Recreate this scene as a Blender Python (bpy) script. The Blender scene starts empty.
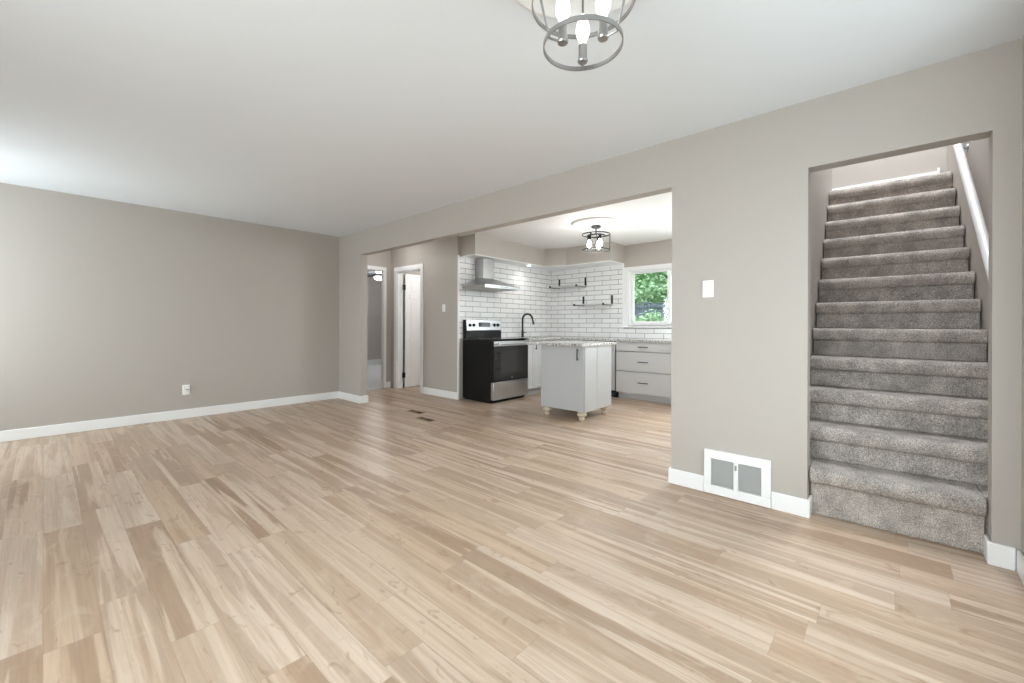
import bpy, bmesh, math, random
from mathutils import Vector, Matrix
random.seed(7)
S = bpy.context.scene
C = S.collection
PI = math.pi

# ------------------------------------------------------------------ camera
FPX, YAW, HY, ROLL, CH = 421.065, 0.83844, 324.474, 0.003346, 1.123
cam = bpy.data.cameras.new('camera')
cam.sensor_fit = 'HORIZONTAL'; cam.sensor_width = 36.0
cam.lens = FPX / 1024 * 36.0
cam.shift_y = -(341.5 - HY) / 1024
cam.clip_start = 0.02; cam.clip_end = 200
camo = bpy.data.objects.new('camera', cam); C.objects.link(camo)
camo.matrix_world = (Matrix.Translation((0, 0, CH)) @ Matrix.Rotation(-YAW, 4, 'Z')
                     @ Matrix.Rotation(PI / 2, 4, 'X') @ Matrix.Rotation(ROLL, 4, 'Z'))
S.camera = camo

# ------------------------------------------------------------------ world, daylight, exposure
S.view_settings.view_transform = 'Standard'
S.view_settings.look = 'None'
S.view_settings.gamma = 1.0
S.view_settings.use_curve_mapping = False
S.view_settings.exposure = 0.0
S.cycles.use_denoising = True
S.cycles.max_bounces = 14
S.cycles.diffuse_bounces = 8
S.cycles.transparent_max_bounces = 16
S.cycles.caustics_reflective = False
S.cycles.caustics_refractive = False

w = bpy.data.worlds.new('world'); S.world = w; w.use_nodes = True
wn = w.node_tree.nodes; wl = w.node_tree.links
wtc = wn.new('ShaderNodeTexCoord'); wsp = wn.new('ShaderNodeSeparateXYZ'); wrp = wn.new('ShaderNodeValToRGB')
wl.new(wtc.outputs['Generated'], wsp.inputs[0]); wl.new(wsp.outputs[2], wrp.inputs[0])
wrp.color_ramp.elements[0].position = 0.0; wrp.color_ramp.elements[0].color = (0.16, 0.17, 0.15, 1)
wrp.color_ramp.elements[1].position = 0.06; wrp.color_ramp.elements[1].color = (0.88, 0.94, 1.0, 1)
wl.new(wrp.outputs[0], wn['Background'].inputs[0])
wn['Background'].inputs[1].default_value = 3.2

def area(name, loc, rot, sx, sy, power, col=(1, 1, 1), spread=PI):
    l = bpy.data.lights.new(name, 'AREA'); l.shape = 'RECTANGLE'
    l.size = sx; l.size_y = sy; l.energy = power; l.color = col; l.spread = spread
    o = bpy.data.objects.new(name, l); o.location = loc; o.rotation_euler = rot
    C.objects.link(o); return o
# daylight outside the windows beside the photographer, then outside two added windows
area('daylight_rear', (-1.56, 1.0, 1.45), (0, -PI / 2 + 0.42, 0), 1.5, 2.0, 108, (0.935, 0.968, 1.0))
area('daylight_rear_far', (-1.52, 5.5, 1.40), (0, -PI / 2, 0), 1.3, 0.9, 76, (0.935, 0.968, 1.0))
area('added_light_front', (1.55, -0.66, 1.25), (PI / 2 - 0.05, 0, 0), 1.9, 1.55, 31, (0.935, 0.968, 1.0))  # added light behind the photographer, no window known there
area('added_light_kitchen', (6.75, 1.2, 1.45), (0, PI / 2 - 0.4, 0), 1.5, 0.9, 185, (0.935, 0.968, 1.0))  # added light through an invented window, brightens the kitchen

def point(name, loc, power, r=0.03, col=(1, 0.985, 0.96)):
    l = bpy.data.lights.new(name, 'POINT'); l.energy = power; l.shadow_soft_size = r; l.color = col
    o = bpy.data.objects.new(name, l); o.location = loc; C.objects.link(o); return o

# ------------------------------------------------------------------ materials
MATS = {}
def new_mat(name):
    m = bpy.data.materials.new(name); m.use_nodes = True
    nt = m.node_tree; b = nt.nodes['Principled BSDF']
    MATS[name] = m
    return m, nt, b
def simple(name, col, rough=0.5, metal=0.0, noise=0.0, nscale=40, bump=0.0, coat=0.0):
    m, nt, b = new_mat(name)
    b.inputs['Base Color'].default_value = (*col, 1)
    b.inputs['Roughness'].default_value = rough
    b.inputs['Metallic'].default_value = metal
    if coat: b.inputs['Coat Weight'].default_value = coat
    tc = nt.nodes.new('ShaderNodeTexCoord')
    n = nt.nodes.new('ShaderNodeTexNoise'); n.inputs['Scale'].default_value = nscale
    n.inputs['Detail'].default_value = 4
    nt.links.new(tc.outputs['Object'], n.inputs['Vector'])
    mx = nt.nodes.new('ShaderNodeMix'); mx.data_type = 'RGBA'
    mx.inputs[6].default_value = tuple(min(1, c * (1 - noise)) for c in col) + (1,)
    mx.inputs[7].default_value = tuple(min(1, c * (1 + noise)) for c in col) + (1,)
    nt.links.new(n.outputs['Fac'], mx.inputs[0])
    nt.links.new(mx.outputs[2], b.inputs['Base Color'])
    if bump:
        bp = nt.nodes.new('ShaderNodeBump'); bp.inputs['Strength'].default_value = bump
        bp.inputs['Distance'].default_value = 0.002
        nt.links.new(n.outputs['Fac'], bp.inputs['Height'])
        nt.links.new(bp.outputs['Normal'], b.inputs['Normal'])
    return m
def emit(name, col, strength):
    m, nt, b = new_mat(name)
    b.inputs['Base Color'].default_value = (*col, 1)
    b.inputs['Emission Color'].default_value = (*col, 1)
    b.inputs['Emission Strength'].default_value = strength
    return m

simple('wall_paint', (0.445, 0.412, 0.380), 0.62, noise=0.012, nscale=60, bump=0.05)
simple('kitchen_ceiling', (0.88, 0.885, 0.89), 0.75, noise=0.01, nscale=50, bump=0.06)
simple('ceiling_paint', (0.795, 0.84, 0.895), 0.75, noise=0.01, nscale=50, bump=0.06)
simple('trim_white', (0.84, 0.85, 0.86), 0.35, noise=0.01)
simple('shelf_white', (0.60, 0.60, 0.60), 0.4, noise=0.02)
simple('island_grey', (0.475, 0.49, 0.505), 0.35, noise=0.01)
simple('cabinet_white', (0.60, 0.615, 0.63), 0.32, noise=0.01)
simple('white_plastic', (0.85, 0.85, 0.83), 0.35, noise=0.01)
simple('grey_metal_mesh', (0.60, 0.60, 0.59), 0.5, 0.2, noise=0.05, nscale=200)
simple('black_metal', (0.018, 0.018, 0.019), 0.4, 0.3, noise=0.1)
simple('black_enamel', (0.007, 0.007, 0.007), 0.38, noise=0.1).node_tree.nodes['Principled BSDF'].inputs['Specular IOR Level'].default_value = 0.22
simple('black_glass', (0.006, 0.006, 0.007), 0.06, coat=0.6)
simple('oven_window', (0.022, 0.022, 0.024), 0.05, coat=0.6)
simple('chrome', (0.40, 0.40, 0.40), 0.34, 1.0, noise=0.02)
simple('bronze', (0.10, 0.065, 0.035), 0.5, 0.4, noise=0.3, nscale=90)
simple('register_wood', (0.34, 0.25, 0.17), 0.5, noise=0.15, nscale=60)
simple('dark_duct', (0.03, 0.018, 0.01), 0.8)
simple('duct_grey', (0.20, 0.20, 0.20), 0.7)
simple('foot_wood', (0.62, 0.54, 0.42), 0.5, noise=0.1, nscale=25)
simple('bedroom_carpet', (0.80, 0.81, 0.83), 0.95, noise=0.15, nscale=150, bump=0.6)
simple('bark', (0.10, 0.07, 0.045), 0.9, noise=0.3, nscale=18, bump=0.6)
simple('grass', (0.07, 0.16, 0.035), 0.9, noise=0.4, nscale=6)
simple('roof_shingle', (0.22, 0.15, 0.13), 0.9, noise=0.2, nscale=12)
simple('siding', (0.62, 0.50, 0.45), 0.8, noise=0.05)
emit('bulb_glow', (1.0, 0.97, 0.93), 14)
emit('bulb_soft', (1.0, 0.98, 0.95), 1.5)
emit('dome_glow', (1.0, 0.985, 0.96), 4)
emit('puck_glow', (1.0, 0.98, 0.95), 14)
emit('display_glow', (0.35, 0.55, 0.6), 0.25)

def math_node(nt, op, a, b=None, c=None):
    n = nt.nodes.new('ShaderNodeMath'); n.operation = op
    for i, v in enumerate((a, b, c)):
        if v is None: continue
        if isinstance(v, (int, float)): n.inputs[i].default_value = v
        else: nt.links.new(v, n.inputs[i])
    return n.outputs[0]
def mixc(nt, fac, a, b, mode='MIX'):
    n = nt.nodes.new('ShaderNodeMix'); n.data_type = 'RGBA'; n.blend_type = mode
    for i, v in ((0, fac), (6, a), (7, b)):
        if isinstance(v, (int, float)): n.inputs[i].default_value = v
        elif isinstance(v, tuple): n.inputs[i].default_value = (*v, 1)
        else: nt.links.new(v, n.inputs[i])
    return n.outputs[2]
def ramp(nt, src, stops):
    r = nt.nodes.new('ShaderNodeValToRGB'); e = r.color_ramp.elements
    while len(e) < len(stops): e.new(0.5)
    for i, (p, col) in enumerate(stops):
        e[i].position = p; e[i].color = (*col, 1) if isinstance(col, tuple) else (col, col, col, 1)
    nt.links.new(src, r.inputs[0]); return r.outputs[0]
def combine(nt, x, y, z):
    n = nt.nodes.new('ShaderNodeCombineXYZ')
    for i, v in enumerate((x, y, z)):
        if isinstance(v, (int, float)): n.inputs[i].default_value = v
        else: nt.links.new(v, n.inputs[i])
    return n.outputs[0]
def noise(nt, vec, scale, detail=3, rough=0.55, dist=0.0):
    n = nt.nodes.new('ShaderNodeTexNoise'); n.inputs['Scale'].default_value = scale
    n.inputs['Detail'].default_value = detail; n.inputs['Roughness'].default_value = rough
    n.inputs['Distortion'].default_value = dist
    nt.links.new(vec, n.inputs['Vector']); return n.outputs['Fac']

def floor_mat():
    m, nt, b = new_mat('plank_floor')
    tc = nt.nodes.new('ShaderNodeTexCoord'); sp = nt.nodes.new('ShaderNodeSeparateXYZ')
    nt.links.new(tc.outputs['Object'], sp.inputs[0])
    X, Y = sp.outputs[0], sp.outputs[1]
    PW, PL = 0.150, 1.22
    xr = math_node(nt, 'DIVIDE', X, PW); row = math_node(nt, 'FLOOR', xr)
    wn1 = nt.nodes.new('ShaderNodeTexWhiteNoise'); wn1.noise_dimensions = '1D'
    nt.links.new(row, wn1.inputs['W'])
    yo = math_node(nt, 'ADD', math_node(nt, 'DIVIDE', Y, PL), math_node(nt, 'MULTIPLY', wn1.outputs[0], 7.3))
    colm = math_node(nt, 'FLOOR', yo)
    wn2 = nt.nodes.new('ShaderNodeTexWhiteNoise'); wn2.noise_dimensions = '2D'
    nt.links.new(combine(nt, row, colm, 0), wn2.inputs['Vector'])
    rnd = wn2.outputs[0]
    wn3 = nt.nodes.new('ShaderNodeTexWhiteNoise'); wn3.noise_dimensions = '2D'
    nt.links.new(combine(nt, colm, row, 0), wn3.inputs['Vector'])
    rnd2 = wn3.outputs[0]
    fx = math_node(nt, 'FRACT', xr); fy = math_node(nt, 'FRACT', yo)
    def M(a, k, add=None): return math_node(nt, 'MULTIPLY_ADD', a, k, 0.0 if add is None else add)
    # heartwood bands with wavy edges running along each plank, different in every plank
    band = noise(nt, combine(nt, M(X, 13.0, M(rnd, 37.0)), M(Y, 0.55, M(rnd2, 9.0)), M(rnd, 11.0)), 1.0, 4, 0.52, 0.6)
    wave = noise(nt, combine(nt, M(X, 32.0, M(rnd2, 31.0)), M(Y, 1.2, M(rnd, 17.0)), rnd2), 1.0, 4, 0.6, 0.45)
    grain = noise(nt, combine(nt, M(X, 85.0), M(Y, 2.6, M(rnd, 19.0)), rnd), 1.0, 5, 0.7, 0.6)
    knot = noise(nt, combine(nt, M(X, 20.0), M(Y, 9.0, M(rnd2, 5.0)), rnd), 1.0, 2, 0.5, 1.2)
    cloud = noise(nt, combine(nt, M(X, 9.0), M(Y, 5.0), rnd), 1.0, 3, 0.6, 1.0)
    base = ramp(nt, rnd, [(0.0, (0.50, 0.37, 0.268)), (0.3, (0.545, 0.424, 0.328)), (0.75, (0.58, 0.468, 0.375)), (1.0, (0.52, 0.39, 0.288))])
    bf = ramp(nt, band, [(0.43, 0.0), (0.485, 0.35), (0.515, 0.9), (0.62, 1.0)])
    amt = math_node(nt, 'MULTIPLY', bf, ramp(nt, rnd2, [(0.0, 0.25), (0.4, 0.48), (0.8, 0.68), (1.0, 0.9)]))
    c1 = mixc(nt, amt, base, (0.28, 0.178, 0.112))
    c1 = mixc(nt, math_node(nt, 'MULTIPLY', ramp(nt, wave, [(0.50, 0.0), (0.60, 1.0)]), 0.42), c1, (0.40, 0.27, 0.18))
    c1 = mixc(nt, math_node(nt, 'MULTIPLY', ramp(nt, cloud, [(0.55, 0.0), (0.7, 1.0)]), 0.25), c1, (0.62, 0.505, 0.395))
    c2 = mixc(nt, 1.0, c1, ramp(nt, grain, [(0.3, 0.88), (0.7, 1.06)]), 'MULTIPLY')
    kf = ramp(nt, knot, [(0.63, 0.0), (0.70, 0.6), (0.78, 1.0)])
    c3 = mixc(nt, math_node(nt, 'MULTIPLY', kf, 0.55), c2, (0.27, 0.17, 0.105))
    # fine seams
    ex = math_node(nt, 'MINIMUM', fx, math_node(nt, 'SUBTRACT', 1.0, fx))
    ey = math_node(nt, 'MULTIPLY', math_node(nt, 'MINIMUM', fy, math_node(nt, 'SUBTRACT', 1.0, fy)), PL / PW)
    seam = math_node(nt, 'LESS_THAN', math_node(nt, 'MINIMUM', ex, ey), 0.008)
    c4 = mixc(nt, math_node(nt, 'MULTIPLY', seam, 0.30), c3, (0.2, 0.13, 0.08))
    nt.links.new(c4, b.inputs['Base Color'])
    nt.links.new(math_node(nt, 'MULTIPLY_ADD', grain, 0.12, 0.32), b.inputs['Roughness'])
    bp = nt.nodes.new('ShaderNodeBump'); bp.inputs['Strength'].default_value = 0.08; bp.inputs['Distance'].default_value = 0.002
    nt.links.new(grain, bp.inputs['Height']); nt.links.new(bp.outputs[0], b.inputs['Normal'])
    b.inputs['Specular IOR Level'].default_value = 0.35
floor_mat()

def carpet_mat():
    m, nt, b = new_mat('stair_carpet')
    tc = nt.nodes.new('ShaderNodeTexCoord'); v = tc.outputs['Object']
    n1 = noise(nt, v, 190, 3, 0.7); n2 = noise(nt, v, 9, 3, 0.6); n3 = noise(nt, v, 85, 2, 0.6)
    c = ramp(nt, n1, [(0.32, (0.22, 0.196, 0.176)), (0.5, (0.49, 0.443, 0.408)), (0.68, (0.80, 0.745, 0.695))])
    c = mixc(nt, 1.0, c, ramp(nt, n2, [(0.35, 0.70), (0.65, 1.10)]), 'MULTIPLY')
    c = mixc(nt, 1.0, c, ramp(nt, n3, [(0.3, 0.82), (0.7, 1.15)]), 'MULTIPLY')
    nt.links.new(c, b.inputs['Base Color'])
    b.inputs['Roughness'].default_value = 1.0; b.inputs['Specular IOR Level'].default_value = 0.1
    bp = nt.nodes.new('ShaderNodeBump'); bp.inputs['Strength'].default_value = 0.9; bp.inputs['Distance'].default_value = 0.008
    nt.links.new(math_node(nt, 'ADD', n1, math_node(nt, 'MULTIPLY', n3, 0.8)), bp.inputs['Height']); nt.links.new(bp.outputs[0], b.inputs['Normal'])
carpet_mat()

def tile_mat(name, axis, shift=0.0):
    m, nt, b = new_mat(name)
    tc = nt.nodes.new('ShaderNodeTexCoord'); sp = nt.nodes.new('ShaderNodeSeparateXYZ')
    nt.links.new(tc.outputs['Object'], sp.inputs[0])
    u = math_node(nt, 'ADD', sp.outputs[axis], shift)
    z = math_node(nt, 'SUBTRACT', sp.outputs[2], 0.907)
    br = nt.nodes.new('ShaderNodeTexBrick')
    br.offset = 0.5; br.squash = 1.0
    br.inputs['Scale'].default_value = 1.0
    br.inputs['Brick Width'].default_value = 0.310
    br.inputs['Row Height'].default_value = 0.0815
    br.inputs['Mortar Size'].default_value = 0.0034
    br.inputs['Mortar Smooth'].default_value = 0.1
    br.inputs['Color1'].default_value = (0.80, 0.81, 0.82, 1)
    br.inputs['Color2'].default_value = (0.88, 0.885, 0.89, 1)
    br.inputs['Mortar'].default_value = (0.15, 0.15, 0.155, 1)
    nt.links.new(combine(nt, u, z, 0), br.inputs['Vector'])
    nt.links.new(br.outputs['Color'], b.inputs['Base Color'])
    nt.links.new(ramp(nt, br.outputs['Fac'], [(0.0, 0.14), (1.0, 0.8)]), b.inputs['Roughness'])
    wob = noise(nt, tc.outputs['Object'], 14, 2)
    h = math_node(nt, 'SUBTRACT', math_node(nt, 'MULTIPLY', wob, 0.35), br.outputs['Fac'])
    bp = nt.nodes.new('ShaderNodeBump'); bp.inputs['Strength'].default_value = 0.35; bp.inputs['Distance'].default_value = 0.003
    nt.links.new(h, bp.inputs['Height']); nt.links.new(bp.outputs[0], b.inputs['Normal'])
tile_mat('tile_x', 0, -4.113); tile_mat('tile_y', 1, 0.01)

def granite():
    m, nt, b = new_mat('granite')
    tc = nt.nodes.new('ShaderNodeTexCoord'); v = tc.outputs['Object']
    n1 = noise(nt, v, 42, 4, 0.7); n2 = noise(nt, v, 120, 2, 0.6)
    c = ramp(nt, n1, [(0.36, (0.10, 0.095, 0.09)), (0.44, (0.36, 0.345, 0.33)), (0.54, (0.66, 0.65, 0.64)), (0.7, (0.78, 0.775, 0.765))])
    c = mixc(nt, 1.0, c, ramp(nt, n2, [(0.3, 0.7), (0.6, 1.08)]), 'MULTIPLY')
    nt.links.new(c, b.inputs['Base Color']); b.inputs['Roughness'].default_value = 0.12
granite()

def steel():
    m, nt, b = new_mat('stainless')
    tc = nt.nodes.new('ShaderNodeTexCoord'); mp = nt.nodes.new('ShaderNodeMapping')
    mp.inputs['Scale'].default_value = (2, 2, 220)
    nt.links.new(tc.outputs['Object'], mp.inputs[0])
    n = noise(nt, mp.outputs[0], 1.0, 3)
    nt.links.new(ramp(nt, n, [(0.3, (0.46, 0.46, 0.465)), (0.7, (0.56, 0.56, 0.565))]), b.inputs['Base Color'])
    b.inputs['Metallic'].default_value = 1.0; b.inputs['Roughness'].default_value = 0.30
steel()

def glass(name, tint=(1, 1, 1), refl=0.05):
    m = bpy.data.materials.new(name); m.use_nodes = True; nt = m.node_tree; MATS[name] = m
    nt.nodes.clear()
    o = nt.nodes.new('ShaderNodeOutputMaterial'); t = nt.nodes.new('ShaderNodeBsdfTransparent')
    g = nt.nodes.new('ShaderNodeBsdfGlossy'); g.inputs['Roughness'].default_value = 0.03
    t.inputs[0].default_value = (*tint, 1)
    x = nt.nodes.new('ShaderNodeMixShader')
    x.inputs[0].default_value = refl; nt.links.new(t.outputs[0], x.inputs[1]); nt.links.new(g.outputs[0], x.inputs[2])
    nt.links.new(x.outputs[0], o.inputs[0])
glass('window_glass', (0.93, 0.96, 0.95), 0.035); glass('clear_glass', (0.93, 0.93, 0.93))

def leaf_mat(name, a, c):
    m, nt, b = new_mat(name)
    tc = nt.nodes.new('ShaderNodeTexCoord')
    n = noise(nt, tc.outputs['Object'], 5.0, 3)
    nt.links.new(ramp(nt, n, [(0.3, a), (0.7, c)]), b.inputs['Base Color'])
    b.inputs['Roughness'].default_value = 0.55
    b.inputs['Subsurface Weight'].default_value = 0.0
leaf_mat('leaf_deep', (0.10, 0.23, 0.11), (0.25, 0.45, 0.25))
leaf_mat('leaf_bright', (0.27, 0.45, 0.24), (0.50, 0.68, 0.42))

def fence_mat():
    m, nt, b = new_mat('fence_wood')
    tc = nt.nodes.new('ShaderNodeTexCoord'); mp = nt.nodes.new('ShaderNodeMapping')
    mp.inputs['Scale'].default_value = (18, 18, 1.5)
    nt.links.new(tc.outputs['Object'], mp.inputs[0])
    n = noise(nt, mp.outputs[0], 1.0, 4)
    nt.links.new(ramp(nt, n, [(0.3, (0.10, 0.12, 0.16)), (0.7, (0.20, 0.225, 0.28))]), b.inputs['Base Color'])
    b.inputs['Roughness'].default_value = 0.85
fence_mat()

# ------------------------------------------------------------------ mesh helpers
def BM(): return bmesh.new()
def box(bm, x0, x1, y0, y1, z0, z1):
    v = [bm.verts.new((x, y, z)) for x in (x0, x1) for y in (y0, y1) for z in (z0, z1)]
    for f in ((0, 1, 3, 2), (4, 6, 7, 5), (0, 4, 5, 1), (2, 3, 7, 6), (0, 2, 6, 4), (1, 5, 7, 3)):
        bm.faces.new([v[i] for i in f])
    return bm
def prism(bm, poly, d0, d1, axis='y'):
    def mk(a, b, d):
        return {'x': (d, a, b), 'y': (a, d, b), 'z': (a, b, d)}[axis]
    A = [bm.verts.new(mk(a, b, d0)) for a, b in poly]; B = [bm.verts.new(mk(a, b, d1)) for a, b in poly]
    n = len(poly)
    bm.faces.new(A); bm.faces.new(B[::-1])
    for i in range(n): bm.faces.new((A[i], B[i], B[(i + 1) % n], A[(i + 1) % n]))
    return bm
def tube(bm, pts, r, n=10, cap=True):
    pts = [Vector(p) for p in pts]; rings = []
    rs = r if isinstance(r, (list, tuple)) else [r] * len(pts)
    up = None
    for i, p in enumerate(pts):
        if i == 0: t = pts[1] - pts[0]
        elif i == len(pts) - 1: t = pts[-1] - pts[-2]
        else: t = (pts[i + 1] - p).normalized() + (p - pts[i - 1]).normalized()
        t.normalize()
        if up is None:
            up = Vector((0, 0, 1)) if abs(t.z) < 0.9 else Vector((1, 0, 0))
        a = t.cross(up).normalized(); b_ = a.cross(t).normalized(); up = b_
        rings.append([bm.verts.new(p + (a * math.cos(2 * PI * k / n) + b_ * math.sin(2 * PI * k / n)) * rs[i]) for k in range(n)])
    for i in range(len(rings) - 1):
        for k in range(n):
            bm.faces.new((rings[i][k], rings[i][(k + 1) % n], rings[i + 1][(k + 1) % n], rings[i + 1][k]))
    if cap: bm.faces.new(rings[0][::-1]); bm.faces.new(rings[-1])
    return bm
def lathe(bm, prof, c=(0, 0, 0), n=24, axis='z'):
    rings = []
    def mk(r, h, k):
        a = 2 * PI * k / n; x, y = r * math.cos(a), r * math.sin(a)
        v = {'z': (x, y, h), 'y': (x, h, y), 'x': (h, x, y)}[axis]
        return (v[0] + c[0], v[1] + c[1], v[2] + c[2])
    for r, h in prof:
        if r < 1e-6: rings.append([bm.verts.new(mk(0, h, 0))])
        else: rings.append([bm.verts.new(mk(r, h, k)) for k in range(n)])
    for a, b_ in zip(rings, rings[1:]):
        for k in range(n):
            k2 = (k + 1) % n
            if len(a) == 1 and len(b_) == 1: continue
            if len(a) == 1: bm.faces.new((a[0], b_[k], b_[k2]))
            elif len(b_) == 1: bm.faces.new((a[k], b_[0], a[k2]))
            else: bm.faces.new((a[k], b_[k], b_[k2], a[k2]))
    return bm
def hoop(bm, c, r, h, t, n=48):
    """flat band ring: radius r, height h, thickness t"""
    return lathe(bm, [(r, -h / 2), (r, h / 2), (r - t, h / 2), (r - t, -h / 2), (r, -h / 2)], c, n)

def obj(name, bm, mat, parent=None, bevel=0.0, smooth=False, seg=2, label=None, loc=None):
    bmesh.ops.recalc_face_normals(bm, faces=bm.faces[:])
    me = bpy.data.meshes.new(name); bm.to_mesh(me); bm.free()
    me.materials.append(MATS[mat])
    o = bpy.data.objects.new(name, me); C.objects.link(o)
    if parent is not None: o.parent = parent
    if loc: o.location = loc
    if smooth:
        for p in me.polygons: p.use_smooth = True
    if bevel:
        md = o.modifiers.new('bevel', 'BEVEL'); md.width = bevel; md.segments = seg; md.limit_method = 'ANGLE'
        md.angle_limit = math.radians(40)
    if smooth or bevel:
        try:
            with bpy.context.temp_override(object=o, selected_objects=[o], active_object=o): pass
            me.set_sharp_from_angle(angle=math.radians(38))
            for p in me.polygons: p.use_smooth = True
        except Exception: pass
    if label: o['label'] = label
    return o
def thing(name, label, cat, loc=(0, 0, 0), rz=0.0, group=None):
    o = bpy.data.objects.new(name, None); C.objects.link(o); o.empty_display_size = 0.05
    o.location = loc; o.rotation_euler = (0, 0, rz); o['label'] = label; o['category'] = cat
    if group: o['group'] = group
    return o
def tag(o, label, cat, group=None):
    o['label'] = label; o['category'] = cat
    if group: o['group'] = group
    return o
def struct(name, bm, mat, label=None, cat=None, parent=None, bevel=0.0, **k):
    o = obj(name, bm, mat, parent, bevel, **k)
    if parent is None:
        o['kind'] = 'structure'
        if label: o['label'] = label
        if cat: o['category'] = cat
    return o
# ------------------------------------------------------------------ key measures
XR0, XR1 = 2.989, 3.095          # the long wall with the two openings
YL = 6.216                        # left wall
YF = -0.445                       # wall beside the stairs, behind the photographer
XW = -1.35                        # wall with the living-room windows (out of frame)
HC = 2.44
OY0, OY1, OZ = 1.160, 5.565, 2.106   # kitchen opening
SY0, SY1, SZ = -0.356, 0.361, 2.046  # stair opening
YK = 4.79                         # kitchen tile wall
XK = 6.45                         # kitchen window wall
XH = 4.125                        # hall wall with the switch
YE = 6.59                         # hall end wall
BBH, BBT = 0.106, 0.015

# ------------------------------------------------------------------ shell
b = BM(); box(b, XW - 0.3, 3.35, YF - 0.3, 6.35, -0.08, 0.0)
box(b, 3.35, 7.0, 0.5, 6.64, -0.08, 0.0); box(b, 3.10, 3.35, 6.35, 6.64, -0.08, 0)
struct('floor', b, 'plank_floor', 'pale oak vinyl plank floor running through living room and kitchen', 'floor')
b = BM(); box(b, 2.0, 8.0, 6.64, 11.2, -0.08, 0.004)
struct('floor_bedroom', b, 'bedroom_carpet', 'pale grey carpet floor seen through the far hall doorway', 'floor')
b = BM(); box(b, XW - 0.12, XR0 + 0.02, YF - 0.12, YL + 0.12, HC, HC + 0.1)
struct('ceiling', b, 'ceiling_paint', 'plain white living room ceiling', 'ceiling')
b = BM(); box(b, XR1 - 0.02, XK + 0.1, 0.50, YE + 0.1, HC, HC + 0.1)
struct('ceiling_kitchen', b, 'kitchen_ceiling', 'white ceiling over the kitchen and hall', 'ceiling')
b = BM(); box(b, 2.0, 8.0, YE + 0.1, 11.2, HC, HC + 0.1)
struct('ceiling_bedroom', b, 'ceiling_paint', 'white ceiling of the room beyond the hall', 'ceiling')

b = BM(); box(b, XW - 0.12, XR1, YL, YL + 0.12, 0, HC)
struct('wall_left', b, 'wall_paint', 'long plain greige wall on the left with one outlet', 'wall')
b = BM()
box(b, XR0, XR1, OY1, YL, 0, HC)
box(b, XR0, XR1, OY0, OY1, OZ, HC)
box(b, XR0, XR1, SY1, OY0, 0, HC)
box(b, XR0, XR1, SY0, SY1, SZ, HC)
box(b, XR0, XR1, YF, SY0, 0, HC)
box(b, XR0, XR1, YF - 0.18, 0.62, HC, 5.0)
struct('wall_right', b, 'wall_paint', 'greige wall with the wide kitchen opening and the stair opening', 'wall')
b = BM()                                             # behind the photographer, with an added window for light
box(b, XW - 0.12, 0.7, YF - 0.12, YF, 0, HC); box(b, 2.6, XR0, YF - 0.12, YF, 0, HC)
box(b, 0.7, 2.6, YF - 0.12, YF, 0, 0.45); box(b, 0.7, 2.6, YF - 0.12, YF, 2.2, HC)
struct('wall_front', b, 'wall_paint')
b = BM()
ys = [(YF, -0.05), (2.05, 5.05), (5.95, YL)]
for y0, y1 in ys: box(b, XW - 0.12, XW, y0, y1, 0, HC)
for y0, y1 in ((-0.05, 2.05), (5.05, 5.95)):
    box(b, XW - 0.12, XW, y0, y1, 0, 0.7); box(b, XW - 0.12, XW, y0, y1, 2.2, HC)
struct('wall_rear', b, 'wall_paint')

def side_window(name, axis, a0, a1, p0, p1, zs=0.7):
    """a plain three-light window in the unseen outer walls"""
    f = BM(); g = BM()
    def bx(bm, u0, u1, z0, z1, t=0.0):
        q0, q1 = p0 + t, p1 - t
        if axis == 'x': box(bm, q0, q1, u0, u1, z0, z1)
        else: box(bm, u0, u1, q0, q1, z0, z1)
    n = 2
    zt = zs + 0.06
    bx(f, a0, a1, zs, zt); bx(f, a0, a1, 2.14, 2.2); bx(f, a0, a0 + 0.06, zt, 2.14); bx(f, a1 - 0.06, a1, zt, 2.14)
    mid = (a0 + a1) / 2; bx(f, mid - 0.03, mid + 0.03, zt, 2.14)
    o = struct(name, f, 'trim_white')
    bx(g, a0 + 0.06, mid - 0.03, zt, 2.14, 0.045); bx(g, mid + 0.03, a1 - 0.06, zt, 2.14, 0.045)
    obj('pane', g, 'window_glass', o)
side_window('window_2', 'x', -0.05, 2.05, XW - 0.11, XW - 0.01)
side_window('window_3', 'x', 5.05, 5.95, XW - 0.11, XW - 0.01)
side_window('added_window_5', 'x', 0.72, 1.68, XK + 0.02, XK + 0.15)  # invented window in the hidden kitchen wall, lets in the added light
side_window('added_window_4', 'y', 0.7, 2.6, YF - 0.11, YF - 0.01, 0.45)  # added window, put in to light the room from the front wall

# hall, kitchen, bedroom and side-room walls
b = BM()
DY0, DY1, DZ = 5.715, 6.405, 2.03                     # door on the switch wall
box(b, XH, XH + 0.11, YK + 0.012, DY0, 0, HC); box(b, XH, XH + 0.11, DY1, YE + 0.1, 0, HC); box(b, XH, XH + 0.11, DY0, DY1, DZ, HC)
struct('wall_hall', b, 'wall_paint', 'greige hall wall with a light switch and a white door', 'wall')
EX0, EX1 = 3.17, 3.972                                 # doorway in hall end wall
b = BM()
box(b, 1.9, EX0, YE, YE + 0.06, 0, HC); box(b, EX1, XH, YE, YE + 0.06, 0, HC); box(b, EX0, EX1, YE, YE + 0.06, 2.05, HC)
struct('wall_hall_end', b, 'wall_paint', 'short greige wall at the end of the hall around a doorway', 'wall')
b = BM(); box(b, XR0, XR1, YL + 0.12, YE, 0, HC); struct('wall_hall_left', b, 'wall_paint')
b = BM(); box(b, 2.0, 8.0, 10.62, 10.74, 0, HC); struct('wall_bedroom_back', b, 'wall_paint', 'back wall of the room beyond the hall', 'wall')
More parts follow.
